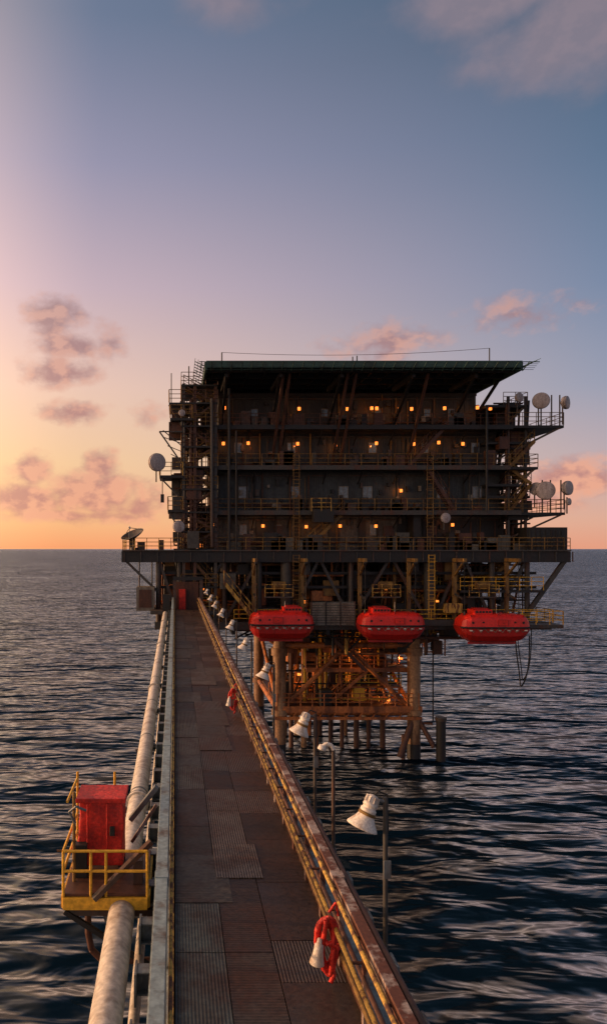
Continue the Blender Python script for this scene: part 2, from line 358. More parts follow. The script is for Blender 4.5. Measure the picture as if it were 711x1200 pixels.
def hose(Y):
    e=empty('fire_hose_bundle',(1.8,Y,14.5)); b=MB(); x=1.74
    for i in range(5):
        a=.06+.014*i; ox=x+.03*math.sin(i*2); oy=Y-.05+.028*i; pts=[]
        for t in range(17):
            th=2*math.pi*t/16; sag=.03*math.sin(th*3+i)
            pts.append((ox+a*math.cos(th)+sag*.4,oy+.02*math.sin(th*2+i),14.50+(.30-.015*i)*math.sin(th)-(.05 if math.sin(th)<0 else 0)))
        b.tube(pts,.026,'redfab',8)
    b.tube([(x+.02,Y,14.84),(x+.1,Y,14.95),(x+.13,Y,14.8)],.015,'redfab',6)
    b.tube([(x-.06,Y-.02,14.55),(x+.0,Y-.06,14.5),(x+.1,Y-.02,14.53)],.03,'redfab',8)
    b.tube([(x+.05,Y+.02,14.25),(x+.08,Y+.0,14.12),(x+.03,Y-.03,14.05)],.025,'redfab',8)
    b.build('hose_coils',e); b=MB()
    b.lathe((x-.10,Y-.08,14.58),(-.12,0,-1),[(0,0),(0,.025),(.06,.03),(.07,.05),(.14,.055),(.22,.07),(.28,.085),(.29,.08),(.2,.04),(.2,0)],'white',16)
    b.build('nozzle_cone',e)
hose(8.3); hose(21.8)

# ------------------------------------------------------------------ OIL PLATFORM
op=empty('oil_platform',(16,70,12))
L0,L1,L2,L3,L4=18.85,22.15,26.0,29.45,32.9
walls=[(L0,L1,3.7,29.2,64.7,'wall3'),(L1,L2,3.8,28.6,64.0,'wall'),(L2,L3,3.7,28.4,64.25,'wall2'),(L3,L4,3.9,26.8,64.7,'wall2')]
b=MB()
for i,(z0,z1,x0,x1,y,k) in enumerate(walls):
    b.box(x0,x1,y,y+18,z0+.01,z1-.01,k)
    x=x0+.6
    while x<x1-.3:
        b.box(x-.03,x+.03,y-.05,y,z0+.06,z1-.25,k); x+=R(1.9,2.6)
    b.box(x0-.03,x1+.03,y-.12,y-.01,z1-.3,z1-.06,'dark')
    b.box(x0+.3,x1-.4,y-.22,y-.10,z1-.62,z1-.54,'steel')
    for q in range(3): b.cyl((x0+R(0,3),y-.16,z0+R(.2,.9)),(x1-R(0,6),y-.16,z0+R(.2,.9)),.045,'brown',6)
    for q in range(14):
        xx=R(x0+.4,x1-.4); b.cyl((xx,y-.18,z0),(xx,y-.18,z1-R(.1,.9)),R(.03,.08),random.choice(['brown','steel','dark','dyellow']),6)
    for q in range(20):
        xx=R(x0+.6,x1-1); zz=z0+R(.5,2.4); a=R(.15,.45); b.box(xx,xx+a,y-R(.2,.4),y-.02,zz,zz+R(.2,.6),random.choice(['steel','dark','dark','beige']))
for u0,u1 in ((232,254),(300,322),(345,352),(385,398),(420,428),(465,480),(495,590)): b.box(EX(u0,64.6),EX(u1,64.6),64.55,64.68,L0+.1,L1-.5,'dark')
b.box(EX(478,64),EX(486,64),62.6,64.6,L0,L1-.1,'dark')
for u in (330,372,455,505): b.box(EX(u,64.6)-.45,EX(u,64.6)+.45,64.48,64.54,L0+.15,L0+2.2,'steel')
b.build('accommodation_block',op)
b=MB()
def window(u,v,w=.75,h=.95):
    for z0,z1,x0,x1,y,k in walls:
        Z=EZ(v,y)
        if z0<Z<z1:
            X=EX(u,y); t=.06
            b.box(X-w/2-t,X+w/2+t,y-.09,y-.052,Z+h/2,Z+h/2+t,'beige'); b.box(X-w/2-t,X+w/2+t,y-.09,y-.052,Z-h/2-t,Z-h/2,'beige')
            b.box(X-w/2-t,X-w/2,y-.09,y-.052,Z-h/2,Z+h/2,'beige'); b.box(X+w/2,X+w/2+t,y-.09,y-.052,Z-h/2,Z+h/2,'beige')
            b.box(X-w/2,X+w/2,y-.062,y-.054,Z-h/2,Z+h/2,'glass'); b.box(X-.02,X+.02,y-.075,y-.063,Z-h/2,Z+h/2,'beige')
for u in (285,345,402,430,517,558): window(u,577)
for u in (285,325,437): window(u,621,.6,.85)
for u in (279,341,436,497,556): window(u,525,.6,.8)
for u in (298,380,443,500,528): window(u,484,.5,.6)
b.build('windows',op)
b=MB(); lamps=[]
for v,us in ((478,(262,350,407,435,441,468,482,520,558,574)),(520,(262,290,349,393,440,485,513,541)),(616,(250,307,358,398,440,487,531)),(574,(232,470)),(640,(236,))):
    for u in us:
        y=63.2; X=EX(u,y)+R(-.1,.1); Z=EZ(v+R(-1.5,1.5),y); lamps.append((X,y,Z,R(6,15)))
for u,v,y,e_ in ((300,700,66,14),(262,715,64,16),(452,690,64,16),(512,705,64,16),(430,800,70,150),(470,772,69,140),(395,770,71,150),(350,790,70,140),(455,820,68,120),(240,690,64,12),(357,705,66,12),(380,822,69,140),(420,765,66,70)):
    lamps.append((EX(u,y),y,EZ(v,y),e_))
for X,y,Z,e_ in lamps:
    b.cyl((X,y,Z-.13),(X,y,Z+.13),.13,'lamp',10); b.cyl((X,y,Z+.13),(X,y,Z+.21),.16,'dark',8); b.cyl((X,y,Z+.17),(X,y+.9,Z+.17),.03,'dark',5)
b.build('bulkhead_lamps',op)
for X,y,Z,e_ in lamps:
    l=bpy.data.lights.new('bulkhead_light','POINT'); l.energy=e_; l.color=(1,.35,.08); l.shadow_soft_size=.02
    o=bpy.data.objects.new('bulkhead_light_source',l); o.location=(X,y+.19,Z); sc.collection.objects.link(o); o.parent=op; o.matrix_parent_inverse=Matrix.Translation(-op.location)

b=MB()
for z,x0,x1,k in ((L1,3.2,29.5,'dyellow'),(L2,3.2,28.6,'dyellow'),(L3,2.8,28.8,'brown')):
    b.box(x0,x1,61.9,63.95,z-.16,z,'dark'); b.box(x0,x1,61.82,61.89,z-.26,z+.12,'steel' if z!=L3 else 'dark')
    b.rail((x0,61.93,z),(x1,61.93,z),k,1.1,.028,1.4)
    x=x0+.5
    while x<x1:
        b.beam((x,61.95,z-.2),(x,64,z-1.3),.08,.08,'dark'); x+=3.1
    for q in range(22):
        xx=R(x0,x1-.5); b.box(xx,xx+R(.2,.9),62.3,62.3+R(.2,.8),z+.01,z+R(.4,1.5),random.choice(['dark','steel','brown','dark']))
b.rail((3.2,61.6,L0),(33,61.6,L0),'dyellow',1.1,.03,1.4)
for q in range(34):
    xx=R(4,30); b.box(xx,xx+R(.3,1.2),62,62+R(.3,1),L0+.01,L0+R(.5,1.6),random.choice(['dark','steel','brown','dark','wall3']))
for u in (347,503): b.ladder(EX(u,61.9),61.75,L0,L2+1,'dyellow')
b.stair((11.2,62.2,L0),(14.5,62.2,L1),.8,'dyellow','dark'); b.stair((24,62.2,L1),(21.6,62.2,L2),.8,'brown','dark'); b.stair((20,62.3,L2),(23.2,62.3,L3),.8,'brown','dark')
b.box(EX(365,62),EX(388,62),61.0,61.85,EZ(612,61.5),EZ(597,61.5),'dark'); b.rail((EX(365,61),61,L1),(EX(388,61),61,L1),'yellow',1.1,.03,.8)
# risers breaking up the front
for x,z0,z1,r in ((4.6,L0,32.6,.13),(5.2,L0,29.0,.08),(26.4,L1,31.0,.10)): b.cyl((x,61.5,z0),(x,61.5,z1),r,'dark',10)
b.build('front_walkways',op)

# helideck
b=MB(); hx0,hx1,hy0,hy1=2.5,27.7,58.0,82.0; hz=33.95
b.box(hx0,hx1,hy0,hy1,hz-.18,hz,'dark')
b.box(hx0,hx1,hy0-.12,hy0-.01,hz-.45,hz+.06,'teal')
y=hy0+1
while y<hy1: b.box(hx0+.05,hx1-.05,y-.1,y+.1,hz-.62,hz-.185,'dark'); y+=2.1
x=hx0+.6
while x<hx1: b.box(x-.08,x+.08,hy0+.01,hy1,hz-.50,hz-.19,'dark'); x+=1.45
for x in (hx0,hx1): b.box(x-.1,x+.1,hy0,hy1,hz-.65,hz+.03,'teal')
x=hx0-.4
while x<=hx1+.7:
    b.beam((x,hy0-.1,hz-.75),(x,hy0-1.3,hz-.30),.05,.06,'teal'); x+=.8
for t in range(5):
    yy=hy0-.25-t*.25; zz=hz-.69+t*.09; b.cyl((hx0-.6,yy,zz),(hx1+.8,yy,zz),.018 if t<4 else .04,'teal',5)
y=hy0
while y<hy1: 
    b.beam((hx1+.1,y,hz-.35),(hx1+1.0,y,hz+.02),.05,.06,'teal'); b.beam((hx0-.1,y,hz-.35),(hx0-.9,y,hz+.02),.05,.06,'teal'); y+=.9
for t in range(4):
    for xx in (hx1+.25+t*.25,hx0-.15-t*.25): b.cyl((xx,hy0-1,hz-.30+t*.1),(xx,hy1,hz-.30+t*.1),.02,'teal',5)
for u,v in ((318,548),(325,548),(388,548),(397,548),(475,545)):
    X=EX(u,64); b.beam((X,63.9,EZ(548,64)),(X+.35,59.3,hz-.6),.2,.2,'brown')
for X in (4.2,8.6,13.6,19.4,24.5):
    b.beam((X,64.6,L3+.5),(X,59.0,hz-.6),.2,.25,'dark'); b.box(X-.12,X+.12,59,64.6,hz-1.0,hz-.63,'dark')
b.beam((26.8,66,L3+.8),(27.6,62,hz-.6),.2,.2,'dark'); b.beam((26.8,72,L3),(27.6,72,hz-.6),.2,.2,'dark')
for u,v0,v1 in ((260,428,413),(573,425,408),(413,425,418),(418,425,417)): b.cyl((EX(u,59),59,hz),(EX(u,59),59,EZ(v1,59)),.05,'dark',6)
pts=[]
for i in range(21):
    t=i/20; u=260+(573-260)*t; v=413+(408-413)*t+6*4*t*(1-t)*.9; pts.append((EX(u,59),59,EZ(v,59)))
b.tube(pts,.018,'brown',5)
b.build('helideck',op)

# stair tower on the left
b=MB(); tx0,tx1,ty0,ty1=.75,3.45,61.6,67.5
for x in (tx0,1.7,tx1):
    for y in (ty0,ty1): b.box(x-.13,x+.13,y-.13,y+.13,12.8,33.0,'steel' if x!=1.7 else 'brown')
lv=[15.8,L0,20.5,L1,24.1,L2,27.7,L3,31.4,32.9]
for i,z in enumerate(lv):
    b.box(tx0-.2,tx1+.2,ty0-.2,ty1+.2,z-.14,z,'dark'); b.rail((tx0-.2,ty0-.18,z),(tx1+.2,ty0-.18,z),random.choice(['dyellow','brown']),1.05,.03,1.1); b.rail((tx0-.2,ty0-.18,z),(tx0-.2,ty1,z),'dyellow',1.05,.03,1.4)
    if i<len(lv)-1:
        a,c=(tx0,tx1) if i%2 else (tx1,tx0)
        b.stair((a,ty0+.5,z),(c,ty0+.5,lv[i+1]),.8,'dyellow','dark'); b.beam((a,ty0-.02,z),(c,ty0-.02,lv[i+1]),.1,.1,'brown')
clutter(b,-.1,3.5,61.2,66,L0,32,60,['dark','brown','steel','brown'])
def balc(x0,x1,y0,y1,z,k='dyellow',under=True):
    b.box(x0,x1,y0,y1,z-.2,z,'dark'); b.rail((x0,y0+.03,z),(x1,y0+.03,z),k,1.1,.03,1.1); b.rail((x0+.03,y0,z),(x0+.03,y1,z),k,1.1,.03,1.3); b.rail((x1-.03,y0,z),(x1-.03,y1,z),k,1.1,.03,1.3)
balc(-.5,.72,61.5,66,31.4); balc(-.4,1.5,61,64,30.0); balc(-1.3,.7,61.2,64.5,25.2,'yellow'); balc(-.6,.7,61.2,65,22.3)
for z,x in ((31.4,-.5),(25.2,-1.2),(22.3,-.5)): b.beam((x,61.6,z-.2),(tx0,61.7,z-2.2),.12,.12,'steel')
b.beam((-1.3,61.3,28.9),(.6,61.3,26.2),.12,.12,'steel'); b.beam((-1.0,61.3,29.0),(.7,61.3,27.6),.08,.08,'steel'); b.beam((-1.3,61.3,28.9),(.6,61.3,28.9),.1,.1,'steel')
for z in (26.5,27.2,27.9): b.beam((.6,61.3,z),(-.9+ (27.9-z)*.4,61.3,z+.5),.06,.06,'brown')
b.cyl((-1.05,61.3,25.0),(-1.05,61.3,23.6),.04,'dark',6); b.box(-1.2,-.9,61.2,61.4,22.9,23.6,'dark')
b.cyl((-.3,62,31.4),(-.3,62,34.0),.04,'dark',6); b.cyl((1.2,62,33),(1.2,62,34.6),.05,'dark',6)
b.build('stair_tower',op)

# right hand wings
b=MB()
rx=28.5
def wing(z,x1,y0=62,y1=72,k='dyellow'):
    b.box(rx-1.5,x1,y0,y1,z-.22,z,'dark'); b.rail((rx,y0+.03,z),(x1,y0+.03,z),k,1.1,.03,1.2); b.rail((x1-.03,y0,z),(x1-.03,y1,z),k,1.1,.03,1.4)
    b.beam((x1-.3,y0+.1,z-.2),(rx,y0+2,z-2.6),.16,.16,'steel'); b.beam((x1-.3,y0+5,z-.2),(rx,y0+5,z-2.4),.14,.14,'steel')
wing(29.55,33.2); wing(28.3,31.2,63); wing(31.5,30.6,63); wing(26.0,31.0); wing(24.6,30.2,62.6); wing(22.1,33.3); wing(23.6,30.8,63,70,'brown')
for x in (28.9,30.4):
    for y in (63,70): b.box(x-.1,x+.1,y-.1,y+.1,L0,32.2,'steel')
b.stair((28.8,62.6,L1),(30.7,62.6,24.6),.8,'dyellow','dark'); b.stair((30.7,62.6,24.6),(28.8,62.6,L2),.8,'dyellow','dark'); b.stair((28.8,62.6,L2),(31,62.6,28.3),.8,'dyellow','dark')
clutter(b,28.4,31.0,63,70,L0,32,75,['dark','brown','steel','dark'])
for x in (31.4,32.3,33.0): b.cyl((x,62.3,29.5),(x,62.3,32.2),.06,'steel',8)
for x in (31.5,32.2,33.1): b.cyl((x,62.3,22.1),(x,62.3,24.9),.06,'steel',8)
b.box(EX(615,62),EX(662,62),61.7,66,EZ(650,62)-.1,EZ(618,62),'dark'); b.box(EX(617,62),EX(660,62),61.63,61.69,EZ(645,62),EZ(621,62),'wall2')
for i in range(7): b.box(EX(618+i*6,62),EX(619.5+i*6,62),61.57,61.62,EZ(645,62),EZ(621,62),'dark')
b.build('side_balconies',op)

# main deck + space below
b=MB()
b.box(-4.4,33.3,61.5,86,18.45,L0-.01,'dark'); b.box(-4.5,33.4,61.3,61.49,17.85,18.78,'dark'); b.box(-4.45,33.35,61.1,61.6,18.79,18.9,'steel')
for i in range(28): b.box(-4.3+i*1.4,-4.22+i*1.4,61.22,61.29,17.9,18.75,'steel')
b.box(-4.5,33.4,70,70.3,17.7,18.44,'dark')
b.rail((-4.4,61.3,L0+.05),(.7,61.3,L0+.05),'yellow',1.0,.03,1.0); b.rail((-4.4,61.3,L0+.05),(-4.4,66,L0+.05),'yellow',1.0,.03,1.2)
b.rail((29,61.2,L0+.05),(33.3,61.2,L0+.05),'dyellow',1.0,.03,1.0)
for x in (-3.9,-3.2,-1.4,.2): b.box(x,x+R(.3,.7),62,63,L0,L0+R(.5,1.2),'steel')
b.build('main_deck',op)
b=MB()
LD=12.75
b.box(-1.6,31.7,61.5,86,LD-.35,LD,'dark'); b.box(-1.7,31.8,61.3,61.49,LD-.6,LD+.05,'steel')
b.box(-2.0,3.5,59.5,66,13.6,13.9,'steel')
b.box(27.4,31.9,59.6,61.3,LD-.3,LD-.02,'steel')
b.rail((5,61.2,LD),(31.8,61.2,LD),'hyellow',1.1,.035,1.3); b.rail((27.4,59.65,LD),(31.9,59.65,LD),'hyellow',1.1,.035,1.1); b.rail((31.85,59.65,LD),(31.85,70,LD),'yellow',1.1,.035,1.5)
b.rail((2.3,59.6,13.9),(3.5,59.6,13.9),'yellow',1.1,.03,.7); b.rail((3.5,59.6,13.9),(3.5,66,13.9),'yellow',1.1,.03,1.2)
for x in (-1.4,.4,4.2,7.2,9.5,15.0,21.7,27.0,30.0):
    for y in (61.9,72,84): b.cyl((x,y,LD),(x,y,18.4),.22 if x not in (9.5,21.7) else .5,'steel' if y<70 else 'dark',12)
def X(x0,x1,y=61.9,k='steel',w=.24,z0=LD,z1=18.2): b.beam((x0,y,z0),(x1,y,z1),w,w,k)
X(.4,-1.4);X(1.0,4.2);X(4.2,7.2);X(9.7,12.3);X(15,12.3);X(15,18.3);X(21.5,18.5);X(22,24.4);X(27,24.6);X(27.2,30)
for a,c in ((-1.4,.4),(4.2,1),(9.5,15),(15,21),(21.7,27)): X(a,c,72,'dark'); X(c,a,72.5,'dark')
b.beam((33.1,61.7,18.0),(29.7,61.7,13.2),.3,.34,'steel'); b.beam((-4.2,61.7,18.0),(-1.5,61.7,15.4),.2,.2,'steel')
for z in (15.7,16.9): b.box(-1.4,31,62.3,62.5,z-.12,z+.12,'dark')
b.box(-1.2,30,79,79.3,LD,18.4,'dark'); b.box(-.5,27,66.5,66.8,LD+.01,16.5,'dark'); b.box(5,26,68,68.2,16.5,18.4,'dark')
b.box(5,12,64,72,15.6,15.75,'dark'); b.box(17,29,64,72,15.6,15.75,'dark')
b.rail((5,63.9,15.75),(12,63.9,15.75),'dyellow',1.1,.035,1.2); b.rail((17,63.9,15.75),(29,63.9,15.75),'yellow',1.1,.035,1.2)
b.rail((24,61.1,15.5),(31,61.1,15.5),'hyellow',1.1,.03,1.0); b.box(24,31,61.05,62.2,15.3,15.5,'dark')
clutter(b,-1.2,30.5,62.5,66.4,LD,18.3,220,['dark','brown','steel','dark','dark','orange','dyellow','dark'])
clutter(b,-1.2,30.5,67,78,LD,18.3,60,['dark','dark','brown'])
b.stair((EX(301,61),60.3,LD),(EX(262,61),60.3,EZ(682,61)),.9,'yellow','dark'); b.stair((19.3,63,LD),(23,63,15.75),.8,'yellow','dark'); b.stair((26.5,62.8,15.75),(29.5,62.8,18.3),.8,'dyellow','dark')
b.ladder(EX(347,61),60.9,LD,18.5,'dyellow'); b.ladder(EX(505,61),60.9,LD,18.5,'hyellow')
b.box(EX(160,61),EX(181,61),61,63,EZ(716,61),EZ(688,61),'beige'); b.box(EX(163,61),EX(178,61),60.93,60.99,EZ(712,61),EZ(691,61),'brown')
for x in (EX(163,61),EX(178,61)): b.cyl((x,61.8,EZ(688,61)),(x,61.8,18.4),.06,'steel',6)
lx0,lx1=EX(364,60.6),EX(416,60.6); 
b.box(lx0,lx1,60.6,60.9,12.55,14.55,'wall3')
for i in range(4): b.box(lx0+i*(lx1-lx0-.1)/3,lx0+.1+i*(lx1-lx0-.1)/3,60.5,60.59,12.5,14.6,'steel')
for i in range(9): b.beam((lx0+.1,60.53,12.7+i*.21),(lx1-.1,60.53,12.7+i*.21),.06,.12,'beige')
for u0,u1,v0,v1,k in ((258,276,672,690,'wall3'),(520,540,707,718,'yellow'),(495,530,726,733,'steel')): b.box(EX(u0,61),EX(u1,61),60.7,61.2,EZ(v1,61),EZ(v0,61),k)
b.build('lower_deck',op)

# jacket
b=MB()
legs=[(9.5,66),(21.7,66),(9.5,82),(21.7,82),(.9,66),(.9,82)]
for x,y in legs:
    if x<1: b.cyl((x,y+3,-4),(x,y+3,12.4),.55,'leg',20); continue
    b.cyl((x,y,-4),(x,y,12.4),.58,'leg',20); b.cyl((x,y,9.3),(x,y,10.0),.75,'leg',20); b.cyl((x,y,3.9),(x,y,4.4),.72,'leg',20); b.cyl((x,y,-1),(x,y,1.3),.60,'dark',20)
for y in (66,82):
    for z in (4.1,10.2): b.cyl((9.5,y,z),(21.7,y,z),.28,'orange',12)
    b.cyl((9.5,y,4.1),(15.6,y,10.2),.22,'orange',12); b.cyl((21.7,y,4.1),(15.6,y,10.2),.22,'orange',12)
    b.cyl((9.5,y,10.2),(6.2,y,12.4),.25,'orange',12); b.cyl((21.7,y,10.2),(25,y,12.4),.25,'orange',12)
for x in (9.5,21.7):
    for z in (4.1,10.2): b.cyl((x,66,z),(x,82,z),.26,'orange',12)
    b.cyl((x,66,4.1),(x,82,10.2),.2,'orange',12)
b.cyl((21.9,66,4.3),(20.1,65,.3),.28,'brown',12); b.cyl((21.9,66,3.9),(23.2,65,1.2),.22,'brown',12); b.cyl((20.6,65.5,-2),(20.6,65.5,2.2),.18,'brown',10)
b.cyl((23.8,65,-3),(23.8,65,3.6),.42,'dark',16); b.cyl((23.8,65,3.6),(23.8,65,3.9),.5,'steel',16); b.cyl((23.2,65.4,3.2),(21.7,66,3.2),.12,'brown',8)
b.beam((23.2,65.3,3.5),(23.2,65.3,12),.1,.1,'dark')
for x in (11.2,12.4,13.6,14.8,16.0,17.4,18.6,19.8):
    for y in (69.5,74): b.cyl((x+R(-.1,.1),y,-4),(x+R(-.1,.1),y,12.4),R(.16,.28),random.choice(['orange','brown','brown','leg']),10)
b.box(9.6,21.6,66.3,80,4.35,4.5,'brown')
b.box(9,22.3,65.48,65.72,4.2,4.75,'orange')
b.box(9.0,22.2,65.2,65.42,3.6,3.85,'orange')
b.rail((9.2,65.5,4.76),(22,65.5,4.76),'orange',1.15,.05,1.1); b.rail((9.2,71,4.76),(22,71,4.76),'orange',1.15,.045,1.1)
for i in range(11): b.beam((9.3+i*1.2,65.4,3.7),(9.9+i*1.2,65.6,4.3),.08,.1,'orange')
b.box(12,21.4,66.6,74,7.9,8.05,'brown'); b.rail((12,66.6,8.05),(21.4,66.6,8.05),'orange',1.1,.045,1.1); b.box(12,21.4,66.4,66.58,7.7,8.08,'orange')
b.box(12.5,21.3,68,76,10.3,10.42,'brown'); b.rail((12.5,68,10.42),(21.3,68,10.42),'hyellow',1.1,.04,1.1)
b.rail((15,67.5,6.2),(21,67.5,6.2),'hyellow',1.1,.045,1.0); b.box(15,21,67.4,70,6.05,6.19,'orange')
b.stair((EX(428,65),64.6,8.1),(EX(370,65),64.6,12.4),.9,'brown','brown'); b.stair((14,66.8,4.6),(18,66.8,8.0),.8,'orange','brown')
clutter(b,10,21.5,67,78,4.5,12.2,210,['orange','brown','brown','dark','dark','dark','hyellow','orange'])
clutter(b,14,24,64,70,9.5,12.2,60,['orange','brown','dark','dark','yellow'])
clutter(b,5,29,62.2,72,11.2,12.3,70,['dark','brown','dark','steel'])
for x in (5,9,13,17,21,25,29): b.box(x-.15,x+.15,61.6,85,11.7,12.39,'dark')
hp=[]
for i in range(25):
    t=i/24; hp.append((EX(602,61)+(EX(618,61)-EX(602,61))*t+.1*math.sin(t*9),60.8,EZ(745,61)-4.2*math.sin(math.pi*t)**.6))
b.tube(hp,.06,'black',6); b.tube([(x+.25,y+.2,z+.5) for x,y,z in hp],.045,'black',6)
b.build('jacket',op)

# ------------------------------------------------------------------ lifeboats
def interp(a,pts):
    for (x0,y0),(x1,y1) in zip(pts[:-1],pts[1:]):
        if a<=x1: return y0+(y1-y0)*(a-x0)/(x1-x0)
    return pts[-1][1]
def lifeboat(xc,yc,zc,Ln=5.2,flip=1):
    e=empty('lifeboat',(xc,yc,zc)); H=Ln/2
    st=[-1,-.97,-.9,-.78,-.62,-.4,-.2,0,.2,.4,.62,.78,.9,.97,1]
    WB=[(0,1),(.7,1),(.85,.94),(.94,.80),(1,.62)]
    b=MB(); vs=[]; n=10
    for t in st:
        a=abs(t); wb=1.22*interp(a,WB)
        zt=interp(a,[(0,1.02),(.7,.98),(.85,.90),(.94,.78),(1,.58)])
        w2=wb*.97; w3=wb*.72
        for y,z in ((-wb,0),(-w2,zt*.55),(-w2*.95,zt*.74),(-w3,zt*.96),(-w3*.5,zt),(w3*.5,zt),(w3,zt*.96),(w2*.95,zt*.74),(w2,zt*.55),(wb,0)): vs.append((xc+flip*t*H*(1-.06*max(0,z)),yc+y,zc+z))
    fs=[(i*n+j,i*n+j+1,(i+1)*n+j+1,(i+1)*n+j) for i in range(len(st)-1) for j in range(n-1)]+[tuple(range(n)),tuple(range((len(st)-1)*n,len(st)*n))]
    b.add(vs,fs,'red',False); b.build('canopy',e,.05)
    b=MB(); vs=[]
    for t in st:
        a=abs(t); wb=1.25*interp(a,WB)
        zb=-interp(a,[(0,1.36),(.7,1.32),(.86,1.16),(.95,.92),(1,.62)])
        for y,z in ((-wb,0),(-wb,-.12),(-wb*.93,zb*.55),(-wb*.62,zb*.88),(0,zb),(wb*.62,zb*.88),(wb*.93,zb*.55),(wb,-.12),(wb,0)): vs.append((xc+flip*t*H*(1.02+.09*min(0,z)),yc+y,zc+z-.02))
    n=9
    fs=[(i*n+j,i*n+j+1,(i+1)*n+j+1,(i+1)*n+j) for i in range(len(st)-1) for j in range(n-1)]+[tuple(range(n)),tuple(range((len(st)-1)*n,len(st)*n))]+[(i*n,(i+1)*n,(i+1)*n+8,i*n+8) for i in range(len(st)-1)]
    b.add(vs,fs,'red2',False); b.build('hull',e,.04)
    b=MB()
    for s in (-1,1):
        row=[(xc+flip*t*H*1.02,yc+s*1.27*interp(abs(t),WB),zc-.06) for t in st]
        b.tube(row,.075,'black',6)
    b.build('rubbing_strake',e)
    b=MB()
    cx=xc+flip*-.35*H
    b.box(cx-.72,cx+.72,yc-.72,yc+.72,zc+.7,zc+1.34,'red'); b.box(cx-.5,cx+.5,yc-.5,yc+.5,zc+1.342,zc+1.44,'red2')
    for k in range(-2,3): b.box(cx+k*.26-.09,cx+k*.26+.09,yc-.75,yc-.722,zc+1.08,zc+1.24,'black')
    b.build('helm_cupola',e,.09)
    b=MB()
    hx=xc+flip*.15*H
    b.box(hx-.42,hx+.42,yc-1.25,yc-.9,zc+.08,zc+.60,'red2'); b.box(hx-.34,hx+.34,yc-1.28,yc-1.252,zc+.14,zc+.54,'red'); b.box(hx-.05,hx+.05,yc-1.31,yc-1.282,zc+.3,zc+.34,'black')
    for t in (-.72,-.42,.5,.74): b.cyl((xc+t*H,yc-1.2,zc+.34),(xc+t*H,yc-.7,zc+.34),.10,'black',12)
    for t in (-.78,-.5,-.2,.05,.3,.55,.8): b.box(xc+t*H-.11,xc+t*H+.11,yc-1.265,yc-1.0,zc-.32,zc-.23,'white')
    for i in range(8):
        xa=xc+(-.82+i*.205)*H; xb=xa+.205*H; y=yc-1.31+.12*(abs(i-3.5)/3.5)**4; b.tube([(xa,y,zc-.1),((xa+xb)/2,y-.03,zc-.42),(xb,y,zc-.1)],.02,'beige',5)
    for t in (-.75,.02,.42,.78): b.box(xc+t*H-.03,xc+t*H+.03,yc-1.0,yc+1.0,zc+.78,zc+1.05-.15*abs(t),'red2')
    for s in (-1,1):
        b.cyl((xc+s*H*.8,yc,zc+.6),(xc+s*H*.8,yc,zc+1.15),.09,'steel',8); b.tube([(xc+s*H*.8,yc,zc+1.15),(xc+s*H*.8,yc,18.0)],.03,'dark',5)
    b.box(xc-H*.7,xc+H*.7,yc-.05,yc+.05,zc-1.5,zc-1.30,'red2')
    b.cyl((xc+.3,yc-.2,zc+.95),(xc+.3,yc-.2,zc+1.8),.02,'white',5)
    b.rail((xc+flip*.1*H,yc-.5,zc+.97),(xc+flip*.6*H,yc-.5,zc+.95),'steel',.25,.02,.4,1)
    b.build('fittings',e)
    d=empty('lifeboat_davit',(xc,61,17)); b=MB()
    for s in (-1,1):
        x=xc+s*H*.8; b.box(x-.12,x+.12,yc-.2,61.8,17.9,18.2,'dyellow'); b.beam((x,yc,18.0),(x,61.6,16.4),.16,.16,'dyellow'); b.box(x-.14,x+.14,61.0,61.28,LD,17.85,'dyellow')
        b.cyl((x-.1,yc,17.85),(x+.1,yc,17.85),.22,'dark',12); b.beam((x,61.1,15.2),(x,yc+.5,14.9),.12,.14,'steel')
    b.box(xc-H*.45,xc+H*.45,60.4,61.05,14.9,15.0,'steel'); b.rail((xc-H*.45,60.42,15.0),(xc+H*.45,60.42,15.0),'yellow',1.0,.03,.8)
    b.cyl((xc-.5,60.9,15.9),(xc+.6,60.9,15.9),.35,'dyellow',14)
    b.build('davit_frame',d)
lifeboat(EX(329,59.4),59.4,EZ(730,59.4),5.1,-1); lifeboat(EX(457,59.4),59.4,EZ(731,59.4),5.15,1); lifeboat(EX(575.5,59.0),59.0,EZ(733,59.0),5.5,1)

# ------------------------------------------------------------------ antennas
def drum(u,v,Y,r,ax=0.1,post=1.2):
    x,z=EX(u,Y),EZ(v,Y); e=empty('microwave_drum_antenna',(x,Y,z)); b=MB()
    d=Vector((ax,-1,0)).normalized()
    b.lathe((x,Y,z),d,[(-.55*r,0),(-.5*r,.3*r),(-.25*r,.85*r),(0,r),(.45*r,r),(.47*r,.97*r),(.52*r,.8*r),(.58*r,.4*r),(.6*r,0)],'drum',28)
    b.cyl((x,Y+.6*r,z-post),(x,Y+.6*r,z+.4),.06,'steel',8); b.cyl((x,Y+.6*r,z),(x,Y+.3*r,z),.1,'steel',8)
    b.lathe((x,Y,z),d,[(.18*r,r*1.0),(.18*r,r*1.03),(.26*r,r*1.03),(.26*r,r*1.0)],'grey',28)
    b.build('shrouded_dish',e)
drum(633,470,62,.68,-.3,2); drum(661,472,61.6,.55,.9,1.8); drum(607,466,62,.4,.4,1.5); drum(638,575,61.7,.75,-.25,2); drum(628,573,63,.55,-.7,1.6); drum(663,572,61.6,.6,.6,1.8); drum(665,588,61.6,.3,.6,1.0)
drum(183,542,61,.75,.55,1.6); drum(209,617,61,.5,.3,2.0); drum(213,484,61,.28,.3,1.0); drum(521,607,61.4,.42,.2,1.0)
